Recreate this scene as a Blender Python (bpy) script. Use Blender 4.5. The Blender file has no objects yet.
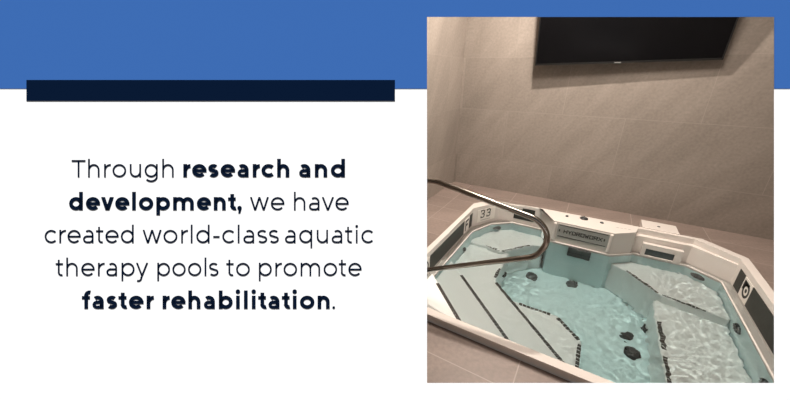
import bpy, bmesh, math, random
from mathutils import Vector, Matrix, noise
random.seed(4)
C = bpy.context.scene.collection
SC = bpy.context.scene
PI = math.pi

# ------------------------------------------------------------------ helpers
def link(o, parent=None):
    C.objects.link(o)
    if parent is not None:
        o.parent = parent
    return o

def obj(name, bm, mat, parent=None, smooth=False, bevel=0, seg=2):
    me = bpy.data.meshes.new(name)
    bmesh.ops.recalc_face_normals(bm, faces=bm.faces)
    if smooth:
        for f in bm.faces:
            f.smooth = True
    bm.to_mesh(me); bm.free()
    for m in (mat if isinstance(mat, (list, tuple)) else [mat]):
        me.materials.append(m)
    o = link(bpy.data.objects.new(name, me), parent)
    if bevel:
        b = o.modifiers.new('bevel', 'BEVEL'); b.width = bevel; b.segments = seg
        b.limit_method = 'ANGLE'; b.angle_limit = math.radians(35)
    return o

def thing(name, label, cat, loc=(0, 0, 0), group=None):
    o = link(bpy.data.objects.new(name, None))
    o.location = loc; o['label'] = label; o['category'] = cat
    if group: o['group'] = group
    return o

def struct(o, label):
    o['kind'] = 'structure'; o['label'] = label
    o['category'] = o.name.split('_')[0]
    return o

def box(bm, lo, hi, mat=None):
    r = bmesh.ops.create_cube(bm, size=1)
    c = [(a + b) / 2 for a, b in zip(lo, hi)]; s = [b - a for a, b in zip(lo, hi)]
    for v in r['verts']:
        v.co = Vector((v.co.x * s[0] + c[0], v.co.y * s[1] + c[1], v.co.z * s[2] + c[2]))
        if mat is not None: v.co = mat @ v.co
    return r['verts']

def prism(bm, poly, z0, z1):
    b = [bm.verts.new((x, y, z0)) for x, y in poly]; t = [bm.verts.new((x, y, z1)) for x, y in poly]
    n = len(poly)
    bm.faces.new(b[::-1]); bm.faces.new(t)
    for i in range(n):
        bm.faces.new((b[i], b[(i + 1) % n], t[(i + 1) % n], t[i]))

def disc(bm, c, n, r, depth, seg=28, dome=0.0):
    """short cylinder whose axis is n, rising from c by depth, optionally domed"""
    n = Vector(n).normalized(); q = n.to_track_quat('Z', 'Y').to_matrix().to_4x4()
    M = Matrix.Translation(Vector(c)) @ q
    prof = [(r, 0), (r, depth * .6), (r * .88, depth)] + ([(r * .5, depth + dome)] if dome else [])
    rings = [[bm.verts.new(M @ Vector((a * math.cos(2 * PI * i / seg), a * math.sin(2 * PI * i / seg), z))) for i in range(seg)] for a, z in prof]
    for k in range(len(rings) - 1):
        for i in range(seg):
            bm.faces.new((rings[k][i], rings[k][(i + 1) % seg], rings[k + 1][(i + 1) % seg], rings[k + 1][i]))
    bm.faces.new(rings[-1]); bm.faces.new(rings[0][::-1])
    return M

def tube(bm, pts, r, seg=16, cap=True):
    pts = [Vector(p) for p in pts]; rings = []
    up = None
    for i, p in enumerate(pts):
        t = (pts[min(i + 1, len(pts) - 1)] - pts[max(i - 1, 0)]).normalized()
        if up is None:
            up = t.orthogonal().normalized()
        up = (up - t * up.dot(t)).normalized(); s = t.cross(up)
        rings.append([bm.verts.new(p + (up * math.cos(2 * PI * k / seg) + s * math.sin(2 * PI * k / seg)) * r) for k in range(seg)])
    for a, b in zip(rings, rings[1:]):
        for k in range(seg):
            bm.faces.new((a[k], a[(k + 1) % seg], b[(k + 1) % seg], b[k]))
    if cap:
        bm.faces.new(rings[0][::-1]); bm.faces.new(rings[-1])

def fillet(pts, r, n=10):
    """round the corners of a polyline with radii r (list per inner corner)"""
    pts = [Vector(p) for p in pts]; out = [pts[0]]
    for i in range(1, len(pts) - 1):
        a, b, c = pts[i - 1], pts[i], pts[i + 1]
        u = (a - b).normalized(); w = (c - b).normalized(); ang = u.angle(w)
        rr = r[i - 1]; d = rr / math.tan(ang / 2)
        s, e = b + u * d, b + w * d
        cen = b + (u + w).normalized() * (rr / math.sin(ang / 2))
        v0, v1 = s - cen, e - cen
        tot = v0.angle(v1); ax = v0.cross(v1).normalized()
        for k in range(n + 1):
            out.append(cen + Matrix.Rotation(tot * k / n, 3, ax) @ v0)
    out.append(pts[-1])
    return out

# ------------------------------------------------------------------ materials
def srgb(r, g, b):
    f = lambda v: (v / 255 / 12.92) if v / 255 <= .04045 else ((v / 255 + .055) / 1.055) ** 2.4
    return (f(r), f(g), f(b), 1)

def mat(name, col, rough=.5, metal=0, spec=.5):
    m = bpy.data.materials.new(name); m.use_nodes = True
    b = m.node_tree.nodes['Principled BSDF']
    b.inputs['Base Color'].default_value = col if len(col) == 4 else (*col, 1)
    b.inputs['Roughness'].default_value = rough; b.inputs['Metallic'].default_value = metal
    b.inputs['Specular IOR Level'].default_value = spec
    return m

class NT:
    def __init__(s, m):
        s.t = m.node_tree; s.n = s.t.nodes; s.bsdf = s.n['Principled BSDF']
    def new(s, kind, **kw):
        n = s.n.new(kind)
        for k, v in kw.items():
            if hasattr(n, k): setattr(n, k, v)
            else: n.inputs[k].default_value = v
        return n
    def l(s, a, b): s.t.links.new(a, b)

def stone(name, base, dark, mortar, axes, bw, bh, ox, oy, offset, veinrot, rough=.45, vein=.5, msize=.0035):
    """porcelain tile: running-bond joints, soft diagonal veining, slight tone change per tile"""
    m = mat(name, base, rough); k = NT(m)
    tc = k.new('ShaderNodeTexCoord'); sep = k.new('ShaderNodeSeparateXYZ'); k.l(tc.outputs['Object'], sep.inputs[0])
    cx = k.new('ShaderNodeCombineXYZ')
    for i, (a, o) in enumerate(zip(axes, (ox, oy))):
        ad = k.new('ShaderNodeMath', operation='SUBTRACT'); k.l(sep.outputs[a], ad.inputs[0]); ad.inputs[1].default_value = o
        k.l(ad.outputs[0], cx.inputs[i])
    br = k.new('ShaderNodeTexBrick', offset=offset, offset_frequency=2, squash=1)
    k.l(cx.outputs[0], br.inputs['Vector'])
    for nm, v in (('Scale', 1), ('Mortar Size', msize), ('Mortar Smooth', .3), ('Bias', 0), ('Brick Width', bw), ('Row Height', bh)):
        br.inputs[nm].default_value = v
    br.inputs['Color1'].default_value = (.44, .435, .43, 1); br.inputs['Color2'].default_value = (.56, .555, .55, 1)
    br.inputs['Mortar'].default_value = (.5, .5, .5, 1)
    mr = k.new('ShaderNodeMapping'); k.l(cx.outputs[0], mr.inputs[0]); mr.inputs['Rotation'].default_value = (0, 0, -veinrot)
    mp = k.new('ShaderNodeMapping'); k.l(mr.outputs[0], mp.inputs[0]); mp.inputs['Scale'].default_value = (.8, 3.2, 1)
    nz = k.new('ShaderNodeTexNoise'); k.l(mp.outputs[0], nz.inputs['Vector'])
    nz.inputs['Scale'].default_value = 1.3; nz.inputs['Detail'].default_value = 6; nz.inputs['Roughness'].default_value = .62; nz.inputs['Distortion'].default_value = .5
    nf = k.new('ShaderNodeTexNoise'); k.l(cx.outputs[0], nf.inputs['Vector']); nf.inputs['Scale'].default_value = 38; nf.inputs['Detail'].default_value = 4
    rp = k.new('ShaderNodeMapRange'); k.l(nz.outputs['Fac'], rp.inputs[0]); rp.inputs[1].default_value = .3; rp.inputs[2].default_value = .72
    m1 = k.new('ShaderNodeMix', data_type='RGBA'); k.l(rp.outputs[0], m1.inputs[0]); m1.inputs[6].default_value = dark; m1.inputs[7].default_value = base
    m2 = k.new('ShaderNodeMix', data_type='RGBA', blend_type='OVERLAY'); m2.inputs[0].default_value = vein; k.l(m1.outputs[2], m2.inputs[6]); k.l(br.outputs['Color'], m2.inputs[7])
    m3 = k.new('ShaderNodeMix', data_type='RGBA', blend_type='OVERLAY'); m3.inputs[0].default_value = .25; k.l(m2.outputs[2], m3.inputs[6]); k.l(nf.outputs['Fac'], m3.inputs[7])
    m4 = k.new('ShaderNodeMix', data_type='RGBA'); k.l(br.outputs['Fac'], m4.inputs[0]); k.l(m3.outputs[2], m4.inputs[6]); m4.inputs[7].default_value = mortar
    k.l(m4.outputs[2], k.bsdf.inputs['Base Color'])
    bp = k.new('ShaderNodeBump'); bp.inputs['Strength'].default_value = .12; bp.inputs['Distance'].default_value = .01
    k.l(nz.outputs['Fac'], bp.inputs['Height']); k.l(bp.outputs[0], k.bsdf.inputs['Normal'])
    return m

def mottled(name, a, b, scale, rough, bump=0):
    m = mat(name, a, rough); k = NT(m)
    tc = k.new('ShaderNodeTexCoord'); nz = k.new('ShaderNodeTexNoise'); k.l(tc.outputs['Object'], nz.inputs['Vector'])
    nz.inputs['Scale'].default_value = scale; nz.inputs['Detail'].default_value = 5
    mx = k.new('ShaderNodeMix', data_type='RGBA'); k.l(nz.outputs['Fac'], mx.inputs[0]); mx.inputs[6].default_value = a; mx.inputs[7].default_value = b
    k.l(mx.outputs[2], k.bsdf.inputs['Base Color'])
    if bump:
        bp = k.new('ShaderNodeBump'); bp.inputs['Strength'].default_value = bump; bp.inputs['Distance'].default_value = .003
        k.l(nz.outputs['Fac'], bp.inputs['Height']); k.l(bp.outputs[0], k.bsdf.inputs['Normal'])
    return m

M_wall = stone('wall_tile', (.305, .268, .237, 1), (.228, .2, .176, 1), (.30, .264, .232, 1), (0, 2), 1.33, .67, -.40, .46, .5, math.radians(58), vein=.9, msize=.003)
M_side = stone('side_wall_tile', (.305, .268, .237, 1), (.228, .2, .176, 1), (.30, .264, .232, 1), (1, 2), 1.33, .67, .2, .46, .5, math.radians(58), vein=.9, msize=.002)
M_floor = stone('floor_tile', (.26, .205, .18, 1), (.19, .15, .132, 1), (.33, .28, .245, 1), (0, 1), .68, .364, -.79, 1.40, .0, math.radians(30), rough=.5, vein=.6, msize=.004)
M_ceil = mottled('ceiling_paint', (.62, .58, .53, 1), (.58, .54, .50, 1), 3, .8)
M_shell = mottled('acrylic_shell', (.70, .655, .62, 1), (.66, .615, .58, 1), 7, .22)
M_basin = mottled('aqua_acrylic_basin', (.66, .835, .84, 1), (.63, .81, .82, 1), 9, .3)  # white basin tinted aqua: light lost through deep water put into the colour
M_step = mottled('acrylic_step', (.89, .925, .915, 1), (.86, .895, .885, 1), 9, .3)  # faint aqua in the colour stands in for water over the steps
M_band = mottled('dark_tile_band', (.030, .031, .028, 1), (.045, .046, .041, 1), 60, .5)
M_band.node_tree.nodes['Principled BSDF'].inputs['Specular IOR Level'].default_value = .2
M_black = mottled('black_plastic', (.018, .019, .02, 1), (.03, .032, .034, 1), 40, .4)
M_jet = mottled('jet_grey_plastic', (.05, .06, .062, 1), (.08, .09, .092, 1), 40, .4)
M_white = mottled('white_tile', (.80, .76, .71, 1), (.76, .72, .67, 1), 25, .3)
M_ink = mottled('black_marking', (.02, .018, .016, 1), (.03, .028, .026, 1), 50, .5)
M_grille = mottled('grey_grille', (.30, .30, .28, 1), (.36, .355, .335, 1), 30, .35)
M_window = mottled('dark_skimmer_opening', (.065, .085, .09, 1), (.09, .11, .115, 1), 20, .45)
M_strip = mottled('black_nosing_tile', (.03, .026, .022, 1), (.05, .044, .04, 1), 60, .4)
M_steel = mottled('brushed_stainless_steel', (.27, .25, .225, 1), (.32, .295, .265, 1), 60, .17)
for b_ in [M_steel.node_tree.nodes['Principled BSDF']]:
    b_.inputs['Metallic'].default_value = 1
M_tvbody = mottled('black_tv_plastic', (.010, .010, .010, 1), (.014, .014, .014, 1), 60, .35)
M_screen = mottled('black_tv_screen', (.004, .004, .0045, 1), (.005, .005, .006, 1), 5, .16)
M_screen.node_tree.nodes['Principled BSDF'].inputs['Specular IOR Level'].default_value = .1
M_logo = mottled('silver_badge', (.25, .25, .25, 1), (.3, .3, .3, 1), 60, .3)
# slide wall paints
def paint(name, c):
    c2 = tuple(x * .985 for x in c[:3]) + (1,)
    m = mottled(name, c, c2, 4, .9); m.node_tree.nodes['Principled BSDF'].inputs['Specular IOR Level'].default_value = 0
    return m
WL = 1.16                                  # light level on the slide wall: mostly the added sun, a little sky
WORLD = .16
sc_ = lambda c: tuple(x / WL for x in c[:3]) + (1,)
M_paper = paint('white_wall_paint', (.93, .93, .93, 1))
M_blue = paint('blue_band_paint', sc_(srgb(62, 109, 181)))
M_navy = paint('navy_bar_paint', sc_(srgb(10, 26, 51)))
M_text = paint('navy_lettering_paint', sc_(srgb(13, 25, 45)))

# ------------------------------------------------------------------ camera
H = 1.6; FPX = 323.0
pit, yaw, rol = math.radians(21.5), math.radians(31.5), math.radians(.6)
f0 = Vector((0, math.cos(pit), -math.sin(pit))); u0 = Vector((0, math.sin(pit), math.cos(pit))); x0 = Vector((1, 0, 0))
xr = x0 * math.cos(rol) + u0 * math.sin(rol); ur = u0 * math.cos(rol) - x0 * math.sin(rol)
RZ = Matrix.Rotation(yaw, 3, 'Z')
CX, CU, CF = RZ @ xr, RZ @ ur, RZ @ f0
cam = bpy.data.cameras.new('camera'); camo = link(bpy.data.objects.new('camera', cam))
cam.sensor_width = 36; cam.lens = 36 * FPX / 790; cam.clip_start = .02
MR = Matrix((CX, CU, -CF)).transposed()
camo.matrix_world = Matrix.Translation((0, 0, H)) @ MR.to_4x4()
SC.camera = camo

# ------------------------------------------------------------------ slide layout built as a raked wall, pool room seen through its opening
DW = 1.05                                   # distance of the wall from the viewer
S = DW / FPX                                # metres on the wall per unit of the slide's layout
WM = Matrix.Translation(Vector((0, 0, H)) + CF * DW) @ MR.to_4x4()     # wall frame: x right, y up, z out of the wall
lay = lambda px, py: ((px - 395) * S, (200 - py) * S)

def wall_slide():
    room_side = []
    bm = bmesh.new()
    ox0, oy1 = lay(427, 17); ox1, oy0 = lay(774, 383)
    X0, X1, Y0, Y1 = -2.9, 2.9, -1.30, 2.55
    T = .05; g = .11                        # thickness, splay of the opening towards the room
    def rect(a, b, c, d, z): return [bm.verts.new((a, b, z)), bm.verts.new((c, b, z)), bm.verts.new((c, d, z)), bm.verts.new((a, d, z))]
    of, hf = rect(X0, Y0, X1, Y1, 0), rect(ox0, oy0, ox1, oy1, 0)
    ob, hb = rect(X0, Y0, X1, Y1, -T), rect(ox0 - g, oy0 - g, ox1 + g, oy1 + g, -T)
    for i in range(4):
        j = (i + 1) % 4
        bm.faces.new((of[i], of[j], hf[j], hf[i])); room_side.append(bm.faces.new((ob[j], ob[i], hb[i], hb[j])))
        bm.faces.new((of[j], of[i], ob[i], ob[j])); bm.faces.new((hf[i], hf[j], hb[j], hb[i]))
    for f in room_side: f.material_index = 1
    o = obj('wall_slide', bm, [M_paper, M_side]); o.matrix_world = WM
    struct(o, 'white slide background built as a raked wall with a rectangular opening onto the pool room')
wall_slide()

sign = thing('wall_sign', 'blue header band, navy bar and navy lettering of the slide, mounted on its white wall', 'sign')
sign.matrix_world = WM
def slab(name, poly, z, m, label=None):
    bm = bmesh.new(); prism(bm, [lay(*p) for p in poly], 0.0003, z)
    o = obj(name, bm, m, sign)
    if label: o['label'] = label
    return o
slab('header_band', [(-490, -570), (1280, -570), (1280, 88.7), (774, 88.7), (774, 17), (427, 17), (427, 88.7), (-490, 88.7)], .0005, M_blue, 'wide blue band along the top')
slab('accent_bar', [(26.6, 80), (395, 80), (395, 101), (26.6, 101)], .0007, M_navy, 'short dark navy bar')

# lettering: a geometric sans drawn stroke by stroke
def arc(cx, cy, rx, ry, a0, a1, n=28):
    return [(cx + rx * math.cos(math.radians(a0 + (a1 - a0) * i / n)), cy + ry * math.sin(math.radians(a0 + (a1 - a0) * i / n))) for i in range(n + 1)]

def glyph(ch, w, bold):
    """strokes ('l' polylines, 'p' parallelograms, 'd' dots) and the glyph's ink width"""
    h = w / 2; X = 13.2; A = 18.4; mid = X / 2; ry = X / 2 - h
    k = 1.04 if bold else 1.0
    wo = w * (.86 if bold else 1)          # horizontals are a little thinner in the bold
    L = []; ln = lambda *p: L.append(('l', list(p), w)); th = lambda *p: L.append(('l', list(p), wo))
    bw = 13.0 * k                          # bowl with stem
    R = bw / 2 - h
    if ch == 'o':
        W = 13.6 * k; L.append(('c', (W / 2, mid, W / 2 - h, ry), w)); return L, W
    if ch in 'ce':
        W = 12.3 * k; r = 13.4 * k / 2 - h; cx = 13.4 * k / 2
        if ch == 'c': ln(*arc(cx, mid, r, ry, 44, 316)); return L, 11.9 * k
        ln(*arc(cx, mid, r, ry, -2, 318)); th((cx - r, mid - .1), (cx + r + (h if bold else h * .9), mid - .1)); return L, 13.2 * k
    if ch in 'dbpqg':
        W = bw; cx = W / 2; L.append(('c', (cx, mid, R, ry), w))
        xs = W - h if ch in 'dqg' else h
        if ch in 'db': ln((xs, 0), (xs, A))
        if ch in 'pq': ln((xs, -4.9), (xs, X))
        if ch == 'g':
            ln(*([(xs, X), (xs, .6)] + arc(cx, .6, R, 5.4 - h, 0, -142, 20)[1:]))
        return L, W
    if ch in 'hn':
        W = 11.4 * k; a = 5.0 if not bold else 4.6; cx = W / 2
        ln((h, 0), (h, A if ch == 'h' else X)); ln(*(arc(cx, X - h - a, W / 2 - h, a, 180, 0) + [(W - h, 0)])); return L, W
    if ch == 'u':
        W = 11.2 * k; a = 5.0 if not bold else 4.6; cx = W / 2
        ln((W - h, 0), (W - h, X)); ln(*([(h, X)] + arc(cx, h + a, W / 2 - h, a, 180, 360))); return L, W
    if ch == 'm':
        W = 19.6 * k; a = 4.8 if not bold else 4.4; q = (W - w) / 4
        ln((h, 0), (h, X))
        for c in (h + q, h + 3 * q): ln(*(arc(c, X - h - a, q, a, 180, 0) + [(c + q, 0)]))
        return L, W
    if ch == 'r':
        W = 6.7 * k; ln((h, 0), (h, X)); ln(*(arc(h + 5.4, X - h - 5.4, 5.4, 5.4, 180, 96, 14) + [(W, X - h)])); return L, W
    if ch == 't':
        W = 7.7 * k; x = 2.2 + h; y0 = h + 2.6
        ln(*([(x, 16.2), (x, y0)] + arc(x + 2.7, y0, 2.7, 2.6, 180, 292, 14))); th((0, X - wo / 2 - .4), (7.3 * k, X - wo / 2 - .4)); return L, W
    if ch == 'f':
        W = 7.9 * k; x = 2.2 + h; y0 = A - h - 2.9
        ln(*([(x, 0), (x, y0)] + arc(x + 2.9, y0, 2.9, 2.9, 180, 70, 14))); th((0, X - wo / 2 - .4), (7.3 * k, X - wo / 2 - .4)); return L, W
    if ch in 'il':
        ln((h + (.25 if ch == 'i' else 0), 0), (h + (.25 if ch == 'i' else 0), X if ch == 'i' else A))
        if ch == 'i': L.append(('d', (h + .25, X + 3.6 + (.5 if bold else 0)), (1.35 if not bold else 2.25)))
        return L, w + (.5 if ch == 'i' else 0)
    if ch == 's':
        W = 9.6 * k; c = W / 2; r = W / 2 - h; y = (X / 2 - h) / 2
        ln(*(arc(c, X / 2 + y, r, y, 38, 250, 26)[:-3] + [(c - r * .25, X / 2 + y * .12), (c + r * .25, X / 2 - y * .12)] + arc(c, X / 2 - y, r, y, 70, -142, 26)[3:])); return L, W
    if ch == 'a':
        W = 10.6 * k; xs = W - h; t = X * .33
        tr = X - h - 4.2
        ln(*(arc(xs - 4.0, tr, 4.0, 4.2, 0, 128, 18)[::-1] + [(xs, 0)]))
        bt = X * .575 - (h * .55 if bold else h); br = (bt - wo / 2) / 2; cxx = h + br + .35
        pts = [(xs, bt), (cxx, bt)] + arc(cxx, bt - br, br + .35, br, 90, 270, 18) + [(xs - 3.2, wo / 2)] + arc(xs - 3.2, wo / 2 + 3.4, 3.2, 3.4, 270, 350, 10)
        L.append(('l', pts, wo)); return L, W
    def para(x0, y0, x1, y1):
        d = math.hypot(x1 - x0, y1 - y0); hw = w / 2 * d / abs(y1 - y0)
        L.append(('p', [(x0 - hw, y0), (x0 + hw, y0), (x1 + hw, y1), (x1 - hw, y1)]))
    if ch == 'v' or ch == 'y':
        W = 12.2 * k; e = h * 1.1
        if ch == 'v': para(W / 2, 0, e, X); para(W / 2, 0, W - e, X)
        else:
            para(W / 2, 0, e, X); para(W / 2 - 1.0, -2.2, W - e, X)
            ln(*([(W / 2 - .8, -1.6)] + arc(W / 2 - 3.6, -1.9, 2.8, 3.0 - h + .9, 0, -118, 12)))
        return L, W
    if ch == 'w':
        W = 18.6 * k; e = h * 1.1; q = (W - 2 * e) / 4
        para(e + q, 0, e, X); para(e + q, 0, W / 2, X); para(W - e - q, 0, W / 2, X); para(W - e - q, 0, W - e, X); return L, W
    if ch == 'T':
        W = 13.7; th((0, 17.2 - h), (W, 17.2 - h)); ln((W / 2, 0), (W / 2, 17.2)); return L, W
    if ch == '-': th((0, 6.2), (6.2, 6.2)); return L, 6.2
    if ch == '.': L.append(('d', (1.35, 1.35), 1.35)); return L, 2.7
    if ch == ',':
        L.append(('d', (2.2, 2.2), 2.25)); L.append(('p', [(.9, -3.2), (2.9, -3.2), (4.3, 1.8), (1.4, 1.8)])); return L, 4.5
    return L, 4

def sidebearing(ch):
    l = {'o': 1.3, 'c': 1.3, 'e': 1.3, 'd': 1.3, 'q': 1.3, 'g': 1.3, 'a': 1.4, 's': .8, 't': .4, 'f': .4, 'v': .1, 'w': .3, 'y': .1, 'T': .3, '-': 1.2, ',': .7, '.': 1.4}.get(ch, 2.25)
    r = {'o': 1.3, 'c': .8, 'e': 1.2, 'b': 1.3, 'p': 1.3, 's': .8, 't': .6, 'f': .1, 'r': .3, 'v': .1, 'w': .3, 'y': .1, 'T': .3, '-': 1.2, ',': .7, '.': 1}.get(ch, 2.2)
    return l, r

def ribbon(bm, pts, w, z, closed=False):
    n = len(pts); P = [Vector((x, y)) for x, y in pts]; V = []
    for i in range(n):
        if closed: a, b = P[i - 1], P[(i + 1) % n]
        else: a, b = P[max(i - 1, 0)], P[min(i + 1, n - 1)]
        t = (b - a).normalized(); nn = Vector((-t.y, t.x)); sc = 1
        if not closed and 0 < i < n - 1:
            u = (P[i] - P[i - 1]).normalized(); sc = 1 / max(.8, abs(Vector((-u.y, u.x)).dot(nn)))
        V.append([bm.verts.new((q.x, q.y, zz)) for q in (P[i] + nn * w / 2 * sc, P[i] - nn * w / 2 * sc) for zz in (z, 0)])
    rng = range(n if closed else n - 1)
    for i in rng:
        a, b = V[i], V[(i + 1) % n]
        bm.faces.new((a[0], a[2], b[2], b[0])); bm.faces.new((a[1], a[0], b[0], b[1])); bm.faces.new((a[2], a[3], b[3], b[2]))
    if not closed:
        for a in (V[0], V[-1]): bm.faces.new((a[0], a[1], a[3], a[2]))

def draw_text(txt, w, bold, z):
    bm = bmesh.new(); pen = 0; first = True; end = 0
    gl = []
    for ch in txt:
        st, W = glyph(ch, w, bold); l, r = sidebearing(ch)
        if bold: l, r = l * .8, r * .8
        if first: l = 0
        gl.append((st, pen + l)); end = pen + l + W; pen = end + r; first = False
    return bm, gl, end

def set_word(txt, x0, x1, base, bold, parent, label=None, name='word'):
    w = 3.75 if bold else 1.75; z = .0003 / S
    bm, gl, width = draw_text(txt, w, bold, z)
    n = max(1, len(gl) - 1); extra = (x1 - x0 - width)
    sh = .85 if bold else .7
    kx = 1 + (extra * sh) / width; tr = extra * (1 - sh) / n            # half by width, half by tracking
    for i, (st, ox) in enumerate(gl):
        off = ox * kx + tr * i
        f = lambda p: (p[0] * kx + off, p[1])
        for s in st:
            if s[0] == 'l': ribbon(bm, [f(p) for p in s[1]], s[2], z)
            elif s[0] == 'c':
                cx, cy, rx, ry = s[1]; ribbon(bm, [f(p) for p in arc(cx, cy, rx, ry, 0, 360, 44)[:-1]], s[2], z, True)
            elif s[0] == 'p':
                q = [bm.verts.new((*f(p), z)) for p in s[1]]; bm.faces.new(q)
            elif s[0] == 'd':
                q = [bm.verts.new((f(s[1])[0] + s[2] * math.cos(a * PI / 10), s[1][1] + s[2] * math.sin(a * PI / 10), z)) for a in range(20)]; bm.faces.new(q)
    o0 = lay(x0, base)
    for v in bm.verts:
        v.co = Vector((v.co.x * S + o0[0], v.co.y * S + o0[1], v.co.z * S + .0003))
    o = obj(name, bm, M_text, parent)
    o['label'] = label or (('bold ' if bold else 'thin ') + 'navy lettering reading ' + txt.strip('.,'))
    return o

for t, a, b, y, bo in [
        ('Through', 71.8, 173.8, 177.2, 0), ('research', 183.3, 289.5, 177.2, 1), ('and', 298.8, 345.2, 177.2, 1),
        ('development,', 69.2, 242, 210.2, 1), ('we', 250, 284.3, 210.2, 0), ('have', 294, 348.6, 210.2, 0),
        ('created', 44.8, 133.8, 243, 0), ('world-class', 142.7, 278.9, 243, 0), ('aquatic', 285, 373.4, 243, 0),
        ('therapy', 55.8, 148.3, 275.9, 0), ('pools', 157.4, 218.5, 275.9, 0), ('to', 226.3, 249.9, 275.9, 0), ('promote', 258.9, 361.5, 275.9, 0),
        ('faster', 82, 154, 308.8, 1), ('rehabilitation', 162.6, 329.8, 308.8, 1), ('.', 332.4, 335.1, 308.8, 0)]:
    set_word(t, a, b, y, bool(bo), sign, 'small navy full stop' if t == '.' else None, 'full_stop' if t == '.' else 'word')

# ------------------------------------------------------------------ the pool room
XL, XR, YB, ZC = -1.76, 2.35, 4.66, 3.4
back_n = -CF
def clip(bm, gap=.055):
    co = Vector((0, 0, H)) + CF * (DW + gap)
    bmesh.ops.bisect_plane(bm, geom=bm.verts[:] + bm.edges[:] + bm.faces[:], plane_co=co, plane_no=CF, clear_inner=True)
    return bm

OUT = [(-1.14, 1.635), (-1.14, 3.78), (-1.0, 4.02), (-.42, 4.09), (1.14, 4.125), (1.415, 3.86), (1.415, 1.635)]      # pool rim, outside
def floor():
    bm = bmesh.new(); d = .004
    cx = sum(p[0] for p in OUT) / 7; cy = sum(p[1] for p in OUT) / 7
    inn = [(x + (d if x < cx else -d), y + (d if y < cy else -d)) for x, y in OUT]
    for loop in ([(XL - .1, -.6), (XR + .1, -.6), (XR + .1, YB + .1), (XL - .1, YB + .1)], inn):
        vs = [bm.verts.new((x, y, 0)) for x, y in loop]
        for i in range(len(vs)): bm.edges.new((vs[i], vs[(i + 1) % len(vs)]))
    bmesh.ops.triangle_fill(bm, use_beauty=True, edges=bm.edges[:])
    clip(bm, .03)
    for f in bm.faces:
        f.normal_update()
        if f.normal.z < 0: f.normal_flip()
    me = bpy.data.meshes.new('floor'); bm.to_mesh(me); bm.free(); me.materials.append(M_floor)
    struct(link(bpy.data.objects.new('floor', me)), 'brown stone tile floor around the pool')
floor()
def wallbox(name, lo, hi, m, label, cl=True):
    bm = bmesh.new(); box(bm, lo, hi)
    if cl: clip(bm)
    struct(obj(name, bm, m), label)
wallbox('wall_back', (XL - .12, YB, -.05), (XR + .12, YB + .12, ZC + .02), M_wall, 'beige stone tile wall behind the pool', False)
wallbox('wall_left', (XL - .12, .2, -.05), (XL, YB, ZC + .02), M_side, 'beige stone tile wall left of the pool')
wallbox('wall_right', (XR, -.4, -.05), (XR + .12, YB, ZC + .02), M_side, 'beige stone tile wall right of the pool')
wallbox('ceiling', (XL - .12, .3, ZC), (XR + .12, YB + .12, ZC + .1), M_ceil, 'off-white ceiling of the pool room')

# ------------------------------------------------------------------ the pool
ZR, ZW, ZL, ZF = .06, -.19, -.208, -1.05      # rim top, water, inner ledge, pool floor
pool = thing('therapy_pool', 'sunken white acrylic therapy pool with dark tile bands, steps, seats and jets', 'pool')
def P(name, bm, m, parent=None, label=None, **kw):
    o = obj(name, bm, m, parent or pool, **kw)
    if label: o['label'] = label
    return o
INN = [(-1.088, 1.70), (-1.088, 3.63), (-.87, 4.02), (-.68, 4.06), (-.36, 4.06), (-.20, 3.775), (.385, 3.775), (.575, 3.93), (.60, 4.0), (1.06, 4.02), (1.35, 3.80), (1.35, 1.70)]
TOP = [(-1.088, 1.70), (-1.088, 3.63), (-.87, 4.02), (-.68, 4.06), (-.36, 4.06), (-.20, 3.775), (.385, 3.775), (.575, 3.93), (.60, 4.06), (1.075, 4.075), (1.35, 3.82), (1.35, 1.70)]
WAT = [(-1.035, 1.75), (-1.035, 3.50), (-.905, 3.84), (-.69, 4.035), (-.29, 4.03), (-.205, 3.765), (.395, 3.765), (.585, 3.92), (.605, 3.945), (1.05, 3.955), (1.285, 3.77), (1.285, 1.75)]
def loops(bm, ls):
    vs = [[bm.verts.new((x, y, z)) for x, y in p] for p, z in ls]
    for a, b in zip(vs, vs[1:]):
        n = len(a)
        for i in range(n):
            j = (i + 1) % n
            q = [a[i], a[j], b[j], b[i]]
            bm.faces.new(q)
    return vs
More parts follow.
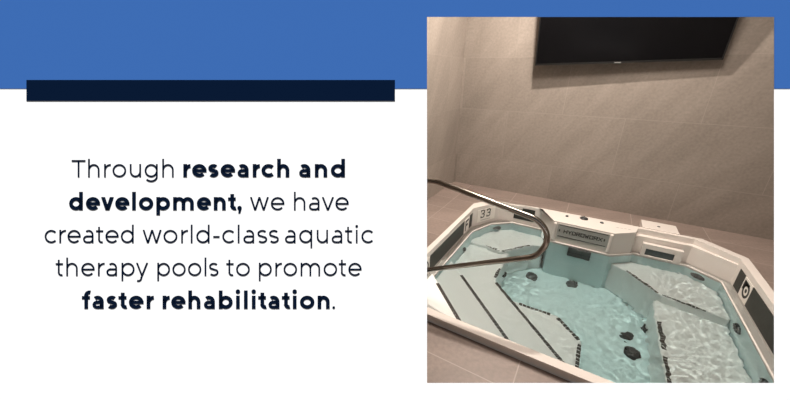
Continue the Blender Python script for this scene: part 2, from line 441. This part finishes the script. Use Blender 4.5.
def rim():
    bm = bmesh.new()
    o = OUT; t = TOP
    lower = [bm.verts.new((x, y, .001)) for x, y in o]
    base = [bm.verts.new((x, y, ZR - .016)) for x, y in o]; up = [bm.verts.new((x, y, ZR)) for x, y in o]
    ins = lambda p, d: (p[0] + (d if p[0] < 0.1 else -d), p[1] + (d if p[1] < 2.8 else -d))
    lower_in = [bm.verts.new((*ins(p, .012), .001)) for p in o]; base_in = [bm.verts.new((*ins(p, .012), ZR - .016)) for p in o]
    n = len(o)
    for i in range(n):
        j = (i + 1) % n
        bm.faces.new((base[i], base[j], up[j], up[i])); bm.faces.new((base_in[i], base_in[j], base[j], base[i]))
        bm.faces.new((lower_in[i], lower_in[j], base_in[j], base_in[i]))
    for v in lower: bm.verts.remove(v)
    tv = [bm.verts.new((x, y, ZR)) for x, y in t]
    # top face between the outer and inner outline
    pairs = [(0, [0]), (1, [1]), (2, [2, 3]), (3, [4, 5, 6, 7]), (4, [8, 9]), (5, [10]), (6, [11])]
    seq = [(o_i, k) for o_i, ks in pairs for k in ks]
    for (a, k), (b, l) in zip(seq, seq[1:] + seq[:1]):
        if a == b: bm.faces.new((up[a], tv[k], tv[l]))
        else: bm.faces.new((up[a], up[b], tv[l], tv[k]))
    sh = [bm.verts.new((x, y, .0)) for x, y in t]; si = [bm.verts.new((x, y, 0)) for x, y in INN]
    lo = [bm.verts.new((x, y, ZL)) for x, y in INN]; le = [bm.verts.new((x, y, ZL)) for x, y in WAT]
    wl = [bm.verts.new((x, y, ZL - .03)) for x, y in WAT]
    for a, b in ((tv, sh), (sh, si), (si, lo), (lo, le), (le, wl)):
        m = len(a)
        for i in range(m):
            j = (i + 1) % m; bm.faces.new((a[i], a[j], b[j], b[i]))
    bmesh.ops.remove_doubles(bm, verts=bm.verts, dist=.0005)
    bmesh.ops.dissolve_degenerate(bm, dist=.0005, edges=bm.edges)
    return P('rim', bm, M_shell, bevel=.009, seg=3)
rim()
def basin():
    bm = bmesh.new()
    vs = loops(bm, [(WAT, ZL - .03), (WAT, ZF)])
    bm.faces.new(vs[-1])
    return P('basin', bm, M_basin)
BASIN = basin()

bm = bmesh.new(); tube(bm, [(x, y, ZW - .001) for x, y in WAT], .008, 10)
P('ledge_highlight', bm, M_shell, None, 'white bead added as the bright waterline highlight along the ledge', smooth=True)  # tube added to draw the bright edge highlight at the waterline

def tiles_along(bm, pts, z, wid=.03, ln=.03, gap=.004, up=.003):
    """a run of small nosing tiles along a polyline at height z"""
    for (x0_, y0_), (x1_, y1_) in zip(pts, pts[1:]):
        d = math.hypot(x1_ - x0_, y1_ - y0_); n = max(1, int(d / (ln + gap))); a = math.atan2(y1_ - y0_, x1_ - x0_)
        for i in range(n):
            t = (i + .5) / n
            M = Matrix.Translation((x0_ + (x1_ - x0_) * t, y0_ + (y1_ - y0_) * t, z)) @ Matrix.Rotation(a, 4, 'Z')
            box(bm, (-ln / 2, -wid / 2, -.004), (ln / 2, wid / 2, up), M)
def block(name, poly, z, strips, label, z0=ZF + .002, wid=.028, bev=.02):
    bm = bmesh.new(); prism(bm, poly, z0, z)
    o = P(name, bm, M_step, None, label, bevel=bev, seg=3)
    if strips:
        for s in strips:
            b = bmesh.new(); tiles_along(b, s, z, wid); P('nosing_strip', b, M_strip, o, 'row of black nosing tiles')
    return o
L_, N_ = -1.033, 1.752
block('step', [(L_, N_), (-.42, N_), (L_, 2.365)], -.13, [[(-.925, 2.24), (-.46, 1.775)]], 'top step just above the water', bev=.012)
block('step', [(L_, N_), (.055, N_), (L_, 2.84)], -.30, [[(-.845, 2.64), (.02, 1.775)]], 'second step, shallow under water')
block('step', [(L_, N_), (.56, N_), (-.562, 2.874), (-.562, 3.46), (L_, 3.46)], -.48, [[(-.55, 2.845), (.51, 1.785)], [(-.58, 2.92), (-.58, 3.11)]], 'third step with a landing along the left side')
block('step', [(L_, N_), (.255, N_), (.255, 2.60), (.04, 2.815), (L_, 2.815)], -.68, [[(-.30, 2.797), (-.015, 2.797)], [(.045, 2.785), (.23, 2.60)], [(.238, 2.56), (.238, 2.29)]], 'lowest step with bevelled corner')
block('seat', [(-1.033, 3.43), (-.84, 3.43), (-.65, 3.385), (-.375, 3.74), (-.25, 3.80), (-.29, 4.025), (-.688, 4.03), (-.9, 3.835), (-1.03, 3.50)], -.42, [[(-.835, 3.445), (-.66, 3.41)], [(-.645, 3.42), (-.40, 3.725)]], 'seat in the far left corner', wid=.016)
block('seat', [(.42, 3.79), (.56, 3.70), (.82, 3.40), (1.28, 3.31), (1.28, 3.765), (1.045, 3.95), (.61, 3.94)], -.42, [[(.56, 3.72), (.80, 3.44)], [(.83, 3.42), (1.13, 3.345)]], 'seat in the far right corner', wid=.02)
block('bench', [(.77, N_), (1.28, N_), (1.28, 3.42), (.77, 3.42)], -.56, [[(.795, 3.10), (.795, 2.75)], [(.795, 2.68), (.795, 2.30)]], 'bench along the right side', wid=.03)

# jets and suction covers
def jet(c, n, r, label, m=M_jet):
    bm = bmesh.new(); M = disc(bm, c, n, r, .014, dome=.006)
    for k in range(9):                                            # raised spokes of the fitting
        a = 2 * PI * k / 9
        box(bm, (r * .3, -r * .045, .012), (r * .86, r * .045, .021), M @ Matrix.Rotation(a, 4, 'Z'))
    bm2 = bmesh.new(); disc(bm2, M @ Vector((0, 0, .016)), n, r * .26, .012)
    o = P('jet', bm, m, None, label); P('nozzle', bm2, M_black, o, 'dark centre nozzle'); return o
jet((-.84, 3.90, -.34), (.7, -.7, .0), .05, 'jet over the far left seat')
jet((-1.034, 3.23, -.42), (1, 0, 0), .038, 'jet on the left side')
jet((1.15, 3.885, -.33), (-.65, -.76, 0), .062, 'jet over the far right seat')
jet((1.284, 3.17, -.37), (-1, 0, 0), .062, 'upper jet on the right side')
jet((1.284, 2.58, -.37), (-1, 0, 0), .062, 'nearer jet on the right side')
jet((-.561, 3.30, -.83), (1, 0, 0), .045, 'jet in the front of the left landing', M_black)
jet((-.395, 2.712, -.585), (.7, .7, 0), .05, 'jet in the front of the third step', M_black)
jet((.769, 3.27, -.97), (-1, 0, 0), .055, 'jet in the front of the bench', M_black)
def cover(x, y, r, label, m):
    bm = bmesh.new(); M = disc(bm, (x, y, ZF), (0, 0, 1), r, .03, dome=.012)
    for k in range(14):
        a = 2 * PI * k / 14
        box(bm, (r * .35, -r * .035, .025), (r * .9, r * .035, .04), M @ Matrix.Rotation(a, 4, 'Z'))
    o = P('drain_cover', bm, m, None, label); return o
cover(.63, 3.13, .052, 'farther black drain cover in front of the bench', M_black)
cover(.66, 2.94, .062, 'nearer black drain cover in front of the bench', M_black)
cover(.117, 3.68, .06, 'grey drain cover below the console', M_jet)
cover(-.30, 3.60, .065, 'grey drain cover below the far left seat', M_jet)

# underwater speaker-like grille below the console
bm = bmesh.new(); box(bm, (0, 3.735, -.45), (.225, 3.765, -.225)); o = P('suction_grille', bm, M_black, None, 'dark grille under water below the console', bevel=.012)
b = bmesh.new()
for i in range(7): box(b, (.012, 3.728, -.435 + i * .03), (.213, 3.736, -.421 + i * .03))
P('slats', b, M_jet, o)

# console front: grey plate with lettering and two white posts
SEG = {
 'H': [((0, 0), (0, 2)), ((1, 0), (1, 2)), ((0, 1), (1, 1))], 'Y': [((0, 2), (.5, 1)), ((1, 2), (.5, 1)), ((.5, 1), (.5, 0))],
 'D': [((0, 0), (0, 2)), ((0, 2), (.7, 2)), ((.7, 2), (1, 1.6)), ((1, 1.6), (1, .4)), ((1, .4), (.7, 0)), ((.7, 0), (0, 0))],
 'R': [((0, 0), (0, 2)), ((0, 2), (1, 2)), ((1, 2), (1, 1)), ((1, 1), (0, 1)), ((.45, 1), (1, 0))],
 'O': [((0, 0), (0, 2)), ((0, 2), (1, 2)), ((1, 2), (1, 0)), ((1, 0), (0, 0))],
 'W': [((0, 2), (.25, 0)), ((.25, 0), (.5, 1.4)), ((.5, 1.4), (.75, 0)), ((.75, 0), (1, 2))], 'X': [((0, 0), (1, 2)), ((0, 2), (1, 0))],
 'F': [((0, 0), (0, 2)), ((0, 2), (1, 2)), ((0, 1.05), (.8, 1.05))],
 'P': [((0, 0), (0, 2)), ((0, 2), (1, 2)), ((1, 2), (1, .95)), ((1, .95), (0, .95))],
 '3': [((0, 2), (.75, 2)), ((.75, 2), (1, 1.75)), ((1, 1.75), (1, 1.25)), ((1, 1.25), (.7, 1)), ((.7, 1), (.3, 1)), ((.7, 1), (1, .75)), ((1, .75), (1, .25)), ((1, .25), (.75, 0)), ((.75, 0), (0, 0)), ((0, 0), (0, .3)), ((0, 2), (0, 1.7))]}
def letters(bm, txt, M, h, wd, gap, sw, t=.002):
    """block letters standing on a plate; M maps (x right, y up, z out)"""
    for i, ch in enumerate(txt):
        for (ax, ay), (bx_, by_) in SEG[ch]:
            a = Vector((i * (wd + gap) + ax * wd, ay * h / 2)); b_ = Vector((i * (wd + gap) + bx_ * wd, by_ * h / 2))
            d = b_ - a; an = math.atan2(d.y, d.x); c = (a + b_) / 2
            MM = M @ Matrix.Translation((c.x, c.y, 0)) @ Matrix.Rotation(an, 4, 'Z')
            box(bm, (-d.length / 2 - sw / 2, -sw / 2, 0), (d.length / 2 + sw / 2, sw / 2, t), MM)
def frame(o, xd, n):
    """matrix with x along xd, y up, z along n"""
    xd = Vector(xd).normalized(); n = Vector(n).normalized(); u = n.cross(xd)
    return Matrix.Translation(Vector(o)) @ Matrix((xd, u, n)).transposed().to_4x4()
bm = bmesh.new(); box(bm, (-.148, 3.764, -.115), (.345, 3.778, .04)); plate = P('console_plate', bm, M_grille, None, 'grey plate on the console front', bevel=.003)
bm = bmesh.new()
for z in (-.105, .030): box(bm, (-.135, 3.7625, z - .004), (.332, 3.7645, z + .004))
P('groove', bm, M_ink, plate)
bm = bmesh.new(); letters(bm, 'HYDROWORX', frame((-.078, 3.764, -.055), (1, 0, 0), (0, -1, 0)), .036, .030, .012, .0075); P('lettering', bm, M_ink, plate, 'dark lettering on the grey plate')
for x in (-.125, .31):
    bm = bmesh.new(); box(bm, (x - .006, 3.762, -.05), (x + .006, 3.765, -.022)); P('emblem', bm, M_ink, plate)
for x in (-.178, .365):
    bm = bmesh.new(); box(bm, (x - .017, 3.755, -.17), (x + .017, 3.79, .045)); P('console_post', bm, M_shell, None, None, bevel=.01)
# controls on top of the console
bm = bmesh.new(); disc(bm, (.085, 4.02, ZR), (0, 0, 1), .042, .014, dome=.004); kn = P('control_knob', bm, M_black, None, 'round dark control knob on the console')
b = bmesh.new(); box(b, (.08, 3.985, ZR + .013), (.09, 4.05, ZR + .024)); P('pointer', b, M_jet, kn)
for x, y, r in ((-.088, 3.985, .017), (.262, 4.0, .019)):
    bm = bmesh.new(); disc(bm, (x, y, ZR), (0, 0, 1), r, .01, dome=.002); P('air_button', bm, M_jet, None, 'small grey button on the console')
bm = bmesh.new()
for i in range(4): box(bm, (.40 + i * .035, 3.955 + i * .006, ZR), (.425 + i * .035, 3.963 + i * .006, ZR + .0012))
P('deck_marking', bm, M_logo, None, 'faint grey marking on the deck')
# skimmer lid and skimmer face
bm = bmesh.new(); box(bm, (.64, 4.10, .002), (.955, 4.33, ZR + .012)); lid = P('skimmer_lid', bm, M_shell, None, 'square white lid behind the rim', bevel=.006)
b = bmesh.new(); disc(b, (.79, 4.20, ZR + .012), (0, 0, 1), .014, .004); P('finger_hole', b, M_black, lid)
sk = frame((.665, 3.945, -.192), (1, 0, 0), (0, -1, 0))
bm = bmesh.new()
w_, h_ = .335, .142
for lo, hi in (((0, 0, -.05), (w_, .016, .006)), ((0, h_ - .05, -.05), (w_, h_, .006)), ((0, .016, -.05), (.035, h_ - .05, .006)), ((w_ - .06, .016, -.05), (w_, h_ - .05, .006))): box(bm, lo, hi, sk)
sf = P('skimmer_frame', bm, M_shell, None, 'white frame around the skimmer opening')
b = bmesh.new(); box(b, (.03, .01, -.05), (w_ - .05, h_ - .045, -.006), sk); P('skimmer_flap', b, M_window, sf, 'dark blue-grey flap')

# dark tile bands and depth markers on the inner walls above the water
def band(name, M, length, z0, z1, m=M_band, parent=None, label=None, t=.004):
    bm = bmesh.new(); box(bm, (0, z0, -.003), (length, z1, t), M); return P(name, bm, m, parent, label)
def side_frame_left(y): return frame((-1.088, y, 0), (0, 1, 0), (1, 0, 0))
def side_frame_right(y): return frame((1.35, y, 0), (0, -1, 0), (-1, 0, 0))
def ring(bm, M, cx, cy, r, sw, t=.002):
    for k in range(24):
        a = 2 * PI * (k + .5) / 24
        MM = M @ Matrix.Translation((cx + r * math.cos(a), cy + r * math.sin(a), 0)) @ Matrix.Rotation(a + PI / 2, 4, 'Z')
        box(bm, (-r * .14, -sw / 2, 0), (r * .14, sw / 2, t), MM)
Z0, Z1 = -.165, .005
band('tile_band', side_frame_left(2.42), .90, Z0, Z1, label='long dark tile band on the left wall')
band('tile_band', side_frame_left(3.50), .10, Z0, Z1, label='short dark tile band on the left wall')
band('tile_band', side_frame_left(1.75), .47, Z0, Z1, label='near dark tile band on the left wall')
for y, txt in ((3.33, 'F'), (2.235, 'ring')):
    M = side_frame_left(y); mk = band('depth_marker', M, .165, Z0, Z1, M_white, label='white marker tile on the left wall')
    bm = bmesh.new(); M2 = M @ Matrix.Translation((0, 0, .004))
    if txt == 'F': letters(bm, 'F', M2 @ Matrix.Translation((.045, -.135, 0)), .115, .075, 0, .022)
    else: ring(bm, M2, .082, -.08, .06, .016); letters(bm, 'X', M2 @ Matrix.Translation((.06, -.11, 0)), .06, .045, 0, .010)
    P('marking', bm, M_ink, mk, 'black marking')
band('tile_band', side_frame_right(3.72), .135, Z0 - .012, Z1, label='short dark tile band on the right wall')
band('tile_band', side_frame_right(3.40), 1.62, Z0 - .012, Z1, label='long dark tile band on the right wall')
M = side_frame_right(3.58); mk = band('depth_marker', M, .175, Z0 - .012, Z1, M_white, label='white marker tile on the right wall')
bm = bmesh.new(); M2 = M @ Matrix.Translation((0, 0, .004))
ring(bm, M2, .10, -.085, .052, .022); box(bm, (.020, -.10, 0), (.058, -.015, .002), M2); box(bm, (.045, -.045, 0), (.13, -.015, .002), M2)
disc(bm, M2 @ Vector((.10, -.085, 0)), (-1, 0, 0), .018, .002)
P('marking', bm, M_ink, mk, 'black round marking')
fl = frame((-.78, 4.0415, 0), (.19, .04, 0), (.04, -.19, 0))
fl = frame((-.785, 4.06, 0), (1, 0, 0), (0, -1, 0))
band('tile_band', fl @ Matrix.Translation((.10, 0, 0)), .245, -.135, .022, label='dark tile band on the far wall left of the console')
d_ = Vector((-.87 + 1.088, 4.02 - 3.63, 0)); n_ = Vector((d_.y, -d_.x, 0))
ch = frame((-1.088, 3.63, 0), d_, n_)
ch = ch @ Matrix.Translation((.075, 0, 0))
mk = band('depth_marker', ch, .30, -.155, .015, M_white, label='white marker tile reading 33 on the far left corner')
bm = bmesh.new(); bm.free()
for i in range(2):
    bm = bmesh.new(); letters(bm, '3', ch @ Matrix.Translation((.06 + i * .10, -.095, .004)), .095, .05, 0, .012); P('numeral', bm, M_ink, mk, 'black numeral 3')
bm = bmesh.new(); box(bm, (.06, -.135, .004), (.22, -.129, .0055), ch); P('fine_print', bm, M_logo, mk)

# ------------------------------------------------------------------ water
def inside(x, y, poly):
    r = False; n = len(poly)
    for i in range(n):
        (xa, ya), (xb, yb) = poly[i], poly[i - 1]
        if (ya > y) != (yb > y) and x < (xb - xa) * (y - ya) / (yb - ya) + xa: r = not r
    return r
def near(x, y, poly, d):
    for i in range(len(poly)):
        a, b = Vector(poly[i]), Vector(poly[i - 1]); p = Vector((x, y)); ab = b - a
        t = max(0, min(1, (p - a).dot(ab) / ab.length_squared))
        if (p - a - ab * t).length < d: return True
    return False
# where the jets stir the surface: x, y, radius, chop, fine chop
JETS = [(-.70, 3.72, .26, .8, 2.2), (.95, 3.62, .27, .7, 2.2), (1.05, 2.5, .40, .7, 1.7), (-.80, 3.1, .24, .4, 1.4), (-.45, 2.55, .22, .0, .5), (.2, 3.1, .42, .4, .2)]
def wave(x, y):
    a = b = .27
    for jx, jy, s_, g1, g2 in JETS:
        e = math.exp(-((x - jx) ** 2 + (y - jy) ** 2) / (2 * s_ * s_)); a += g1 * e; b += g2 * e
    n1 = noise.fractal(Vector((x * 3.2, y * 3.2, 1.7)), 1.0, 2.0, 2)
    n2 = noise.noise(Vector((x * 12 + .6 * n1, y * 12, 5.1))); n3 = noise.noise(Vector((x * 25, y * 25 + .5 * n1, 9.3)))
    n4 = noise.noise(Vector((x * 40 + n2, y * 40, 3.3)))
    return .0008 * n1 + a * .0014 * n2 + b * .0011 * n3 + max(0, b - .5) * .00055 * n4
def water():
    g = .0062; bm = bmesh.new(); V = {}
    nx, ny = int(2.50 / g), int(2.42 / g)
    def vert(i, j):
        if (i, j) not in V:
            x, y = -1.11 + i * g, 1.68 + j * g; V[i, j] = bm.verts.new((x, y, ZW + wave(x, y)))
        return V[i, j]
    for i in range(nx):
        for j in range(ny):
            x, y = -1.11 + (i + .5) * g, 1.68 + (j + .5) * g
            if inside(x, y, INN) or near(x, y, INN, .014):
                bm.faces.new((vert(i, j), vert(i + 1, j), vert(i + 1, j + 1), vert(i, j + 1)))
    edge = [e for e in bm.edges if len(e.link_faces) == 1]
    r = bmesh.ops.extrude_edge_only(bm, edges=edge)
    nv = [v for v in r['geom'] if isinstance(v, bmesh.types.BMVert)]; ne = [e for e in r['geom'] if isinstance(e, bmesh.types.BMEdge)]
    for v in nv: v.co.z = ZF - .06
    bmesh.ops.contextual_create(bm, geom=[e for e in ne if all(v in set(nv) for v in e.verts)]) if False else bmesh.ops.holes_fill(bm, edges=[e for e in bm.edges if len(e.link_faces) == 1], sides=0)
    m = bpy.data.materials.new('pool_water'); m.use_nodes = True; t = m.node_tree; t.nodes.clear()
    out = t.nodes.new('ShaderNodeOutputMaterial'); gl = t.nodes.new('ShaderNodeBsdfGlass'); gl.inputs['IOR'].default_value = 1.333; gl.inputs['Roughness'].default_value = 0
    t.links.new(gl.outputs[0], out.inputs['Surface'])
    va = t.nodes.new('ShaderNodeVolumeAbsorption'); va.inputs['Color'].default_value = (.15, .86, .92, 1); va.inputs['Density'].default_value = .06
    t.links.new(va.outputs[0], out.inputs['Volume'])
    o = obj('pool_water', bm, m, smooth=True)
    o['kind'] = 'stuff'; o['label'] = 'clear pale turquoise rippling water filling the therapy pool'; o['category'] = 'water'
    o.cycles.is_caustics_caster = True
    return o
water()
for o in pool.children_recursive:
    o.cycles.is_caustics_receiver = True

# ------------------------------------------------------------------ handrail
rail = thing('pool_handrail', 'looped stainless steel handrail reaching over the pool steps', 'handrail', (-1.28, 2.05, 0))
YR = 2.05
path = [(-1.42, YR, 0), (-1.42, YR, .865), (-.90, YR, .897), (-.065, YR, .725), (-.165, YR, .488), (-1.115, YR, .027 + .07), (-1.115, YR, ZR)]
path = [(-1.42, YR, 0), (-1.42, YR, .865), (-.90, YR, .897), (-.065, YR, .725), (-.165, YR, .490), (-1.06, YR, .052 + ZR - .06), (-1.115, YR, .025)]
path[1] = (-1.42, YR, .845); path[2] = (-.90, YR, .872)
path = path[:5] + [(-1.112, YR, .048), (-1.112, YR, .03)]
pts = fillet(path[:5] + [(-1.09, YR, .0365)], [.12, .30, .145, .145], 14)
bm = bmesh.new(); tube(bm, [Vector(p) - Vector((-1.28, 2.05, 0)) for p in pts], .0195, 20)
obj('rail_tube', bm, M_steel, rail, smooth=True)
bm = bmesh.new(); disc(bm, (-1.42 + 1.28, 0, 0), (0, 0, 1), .05, .014); obj('floor_flange', bm, M_steel, rail)
bm = bmesh.new(); disc(bm, (-1.108 + 1.28, 0, ZR), (0, 0, 1), .03, .012); obj('rim_flange', bm, M_steel, rail)

# ------------------------------------------------------------------ television
tv = thing('television', 'large black flat television mounted high on the tiled back wall', 'television', (.062, YB - .128, 1.722))
RT = Matrix.Rotation(math.radians(2.6), 4, 'Z') @ Matrix.Rotation(math.radians(-1.7), 4, 'Y') @ Matrix.Rotation(math.radians(12), 4, 'X')
def tvp(name, lo, hi, m, label=None, bev=.004, parent=None):
    bm = bmesh.new(); box(bm, lo, hi, RT); o = obj(name, bm, m, parent or tv, bevel=bev)
    if label: o['label'] = label
    return o
TW, TB, TT, YF = .85, 0, .94, 0
tvp('housing', (-TW + .01, YF + .02, TB + .01), (TW - .01, YF + .05, TT - .01), M_tvbody)
tvp('back_cover', (-.55, YF + .045, .12), (.55, YF + .085, .72), M_tvbody)
bm = bmesh.new()
for lo, hi in (((-TW, YF, TB), (TW, YF + .03, TB + .018)), ((-TW, YF, TT - .012), (TW, YF + .03, TT)), ((-TW, YF, TB + .018), (-TW + .012, YF + .03, TT - .012)), ((TW - .012, YF, TB + .018), (TW, YF + .03, TT - .012))): box(bm, lo, hi, RT)
obj('bezel', bm, M_tvbody, tv)
tvp('screen', (-TW + .008, YF + .004, TB + .014), (TW - .008, YF + .024, TT - .008), M_screen, 'glossy black screen', 0)
tvp('badge', (-.04, YF - .003, TB + .003), (.02, YF + .002, TB + .010), M_logo, 'small badge', 0)
bm = bmesh.new(); box(bm, (-.35, .108, .15), (.35, .1275, .6))
for x in (-.25, .25): box(bm, (x - .02, .02, .26), (x + .02, .115, .32)); box(bm, (x - .02, -.02, .50), (x + .02, .115, .54))
obj('wall_bracket', bm, M_tvbody, tv)

# ------------------------------------------------------------------ light
def lamp(name, loc, power, size, col=(1, .82, .66), spread=None, caus=True, target=None):
    l = bpy.data.lights.new(name, 'AREA'); l.shape = 'DISK'; l.size = size; l.energy = power; l.color = col
    if spread: l.spread = math.radians(spread)
    o = link(bpy.data.objects.new(name, l)); o.location = loc
    if target: o.rotation_euler = (Vector(target) - Vector(loc)).to_track_quat('-Z', 'Y').to_euler()
    l.cycles.is_caustics_light = caus
    return o
LC = (1, .885, .78)
lamp('ceiling_downlight', (-.62, 3.5, ZC - .02), 124, .10, LC)
lamp('ceiling_panel_light', (.1, 2.75, ZC - .02), 84, .9, LC, caus=False)  # soft fill lamp added to brighten the room, no known fixture

w = bpy.data.worlds.new('overcast'); SC.world = w; w.use_nodes = True
bg = w.node_tree.nodes['Background']; bg.inputs[0].default_value = (1, 1, 1, 1); bg.inputs[1].default_value = WORLD
sun = bpy.data.lights.new('sun', 'SUN'); sun.angle = math.radians(.5)  # steep sun added to whiten the slide wall while sparing the room
so = link(bpy.data.objects.new('sun', sun))
SD = (Vector((0, 0, 1)) * math.cos(math.radians(10)) + Vector((CF.x, CF.y, 0)).normalized() * math.sin(math.radians(10)))   # towards the sun, just past overhead
so.rotation_euler = SD.to_track_quat('Z', 'Y').to_euler()
sun.energy = (WL - WORLD) * PI / SD.dot(-CF)
sun.cycles.is_caustics_light = False

vs = SC.view_settings; vs.view_transform = 'Standard'; vs.look = 'None'; vs.exposure = 0; vs.gamma = 1; vs.use_curve_mapping = False
SC.cycles.max_bounces = 12; SC.cycles.transmission_bounces = 10; SC.cycles.caustics_refractive = True; SC.cycles.caustics_reflective = False
SC.cycles.sample_clamp_indirect = 6
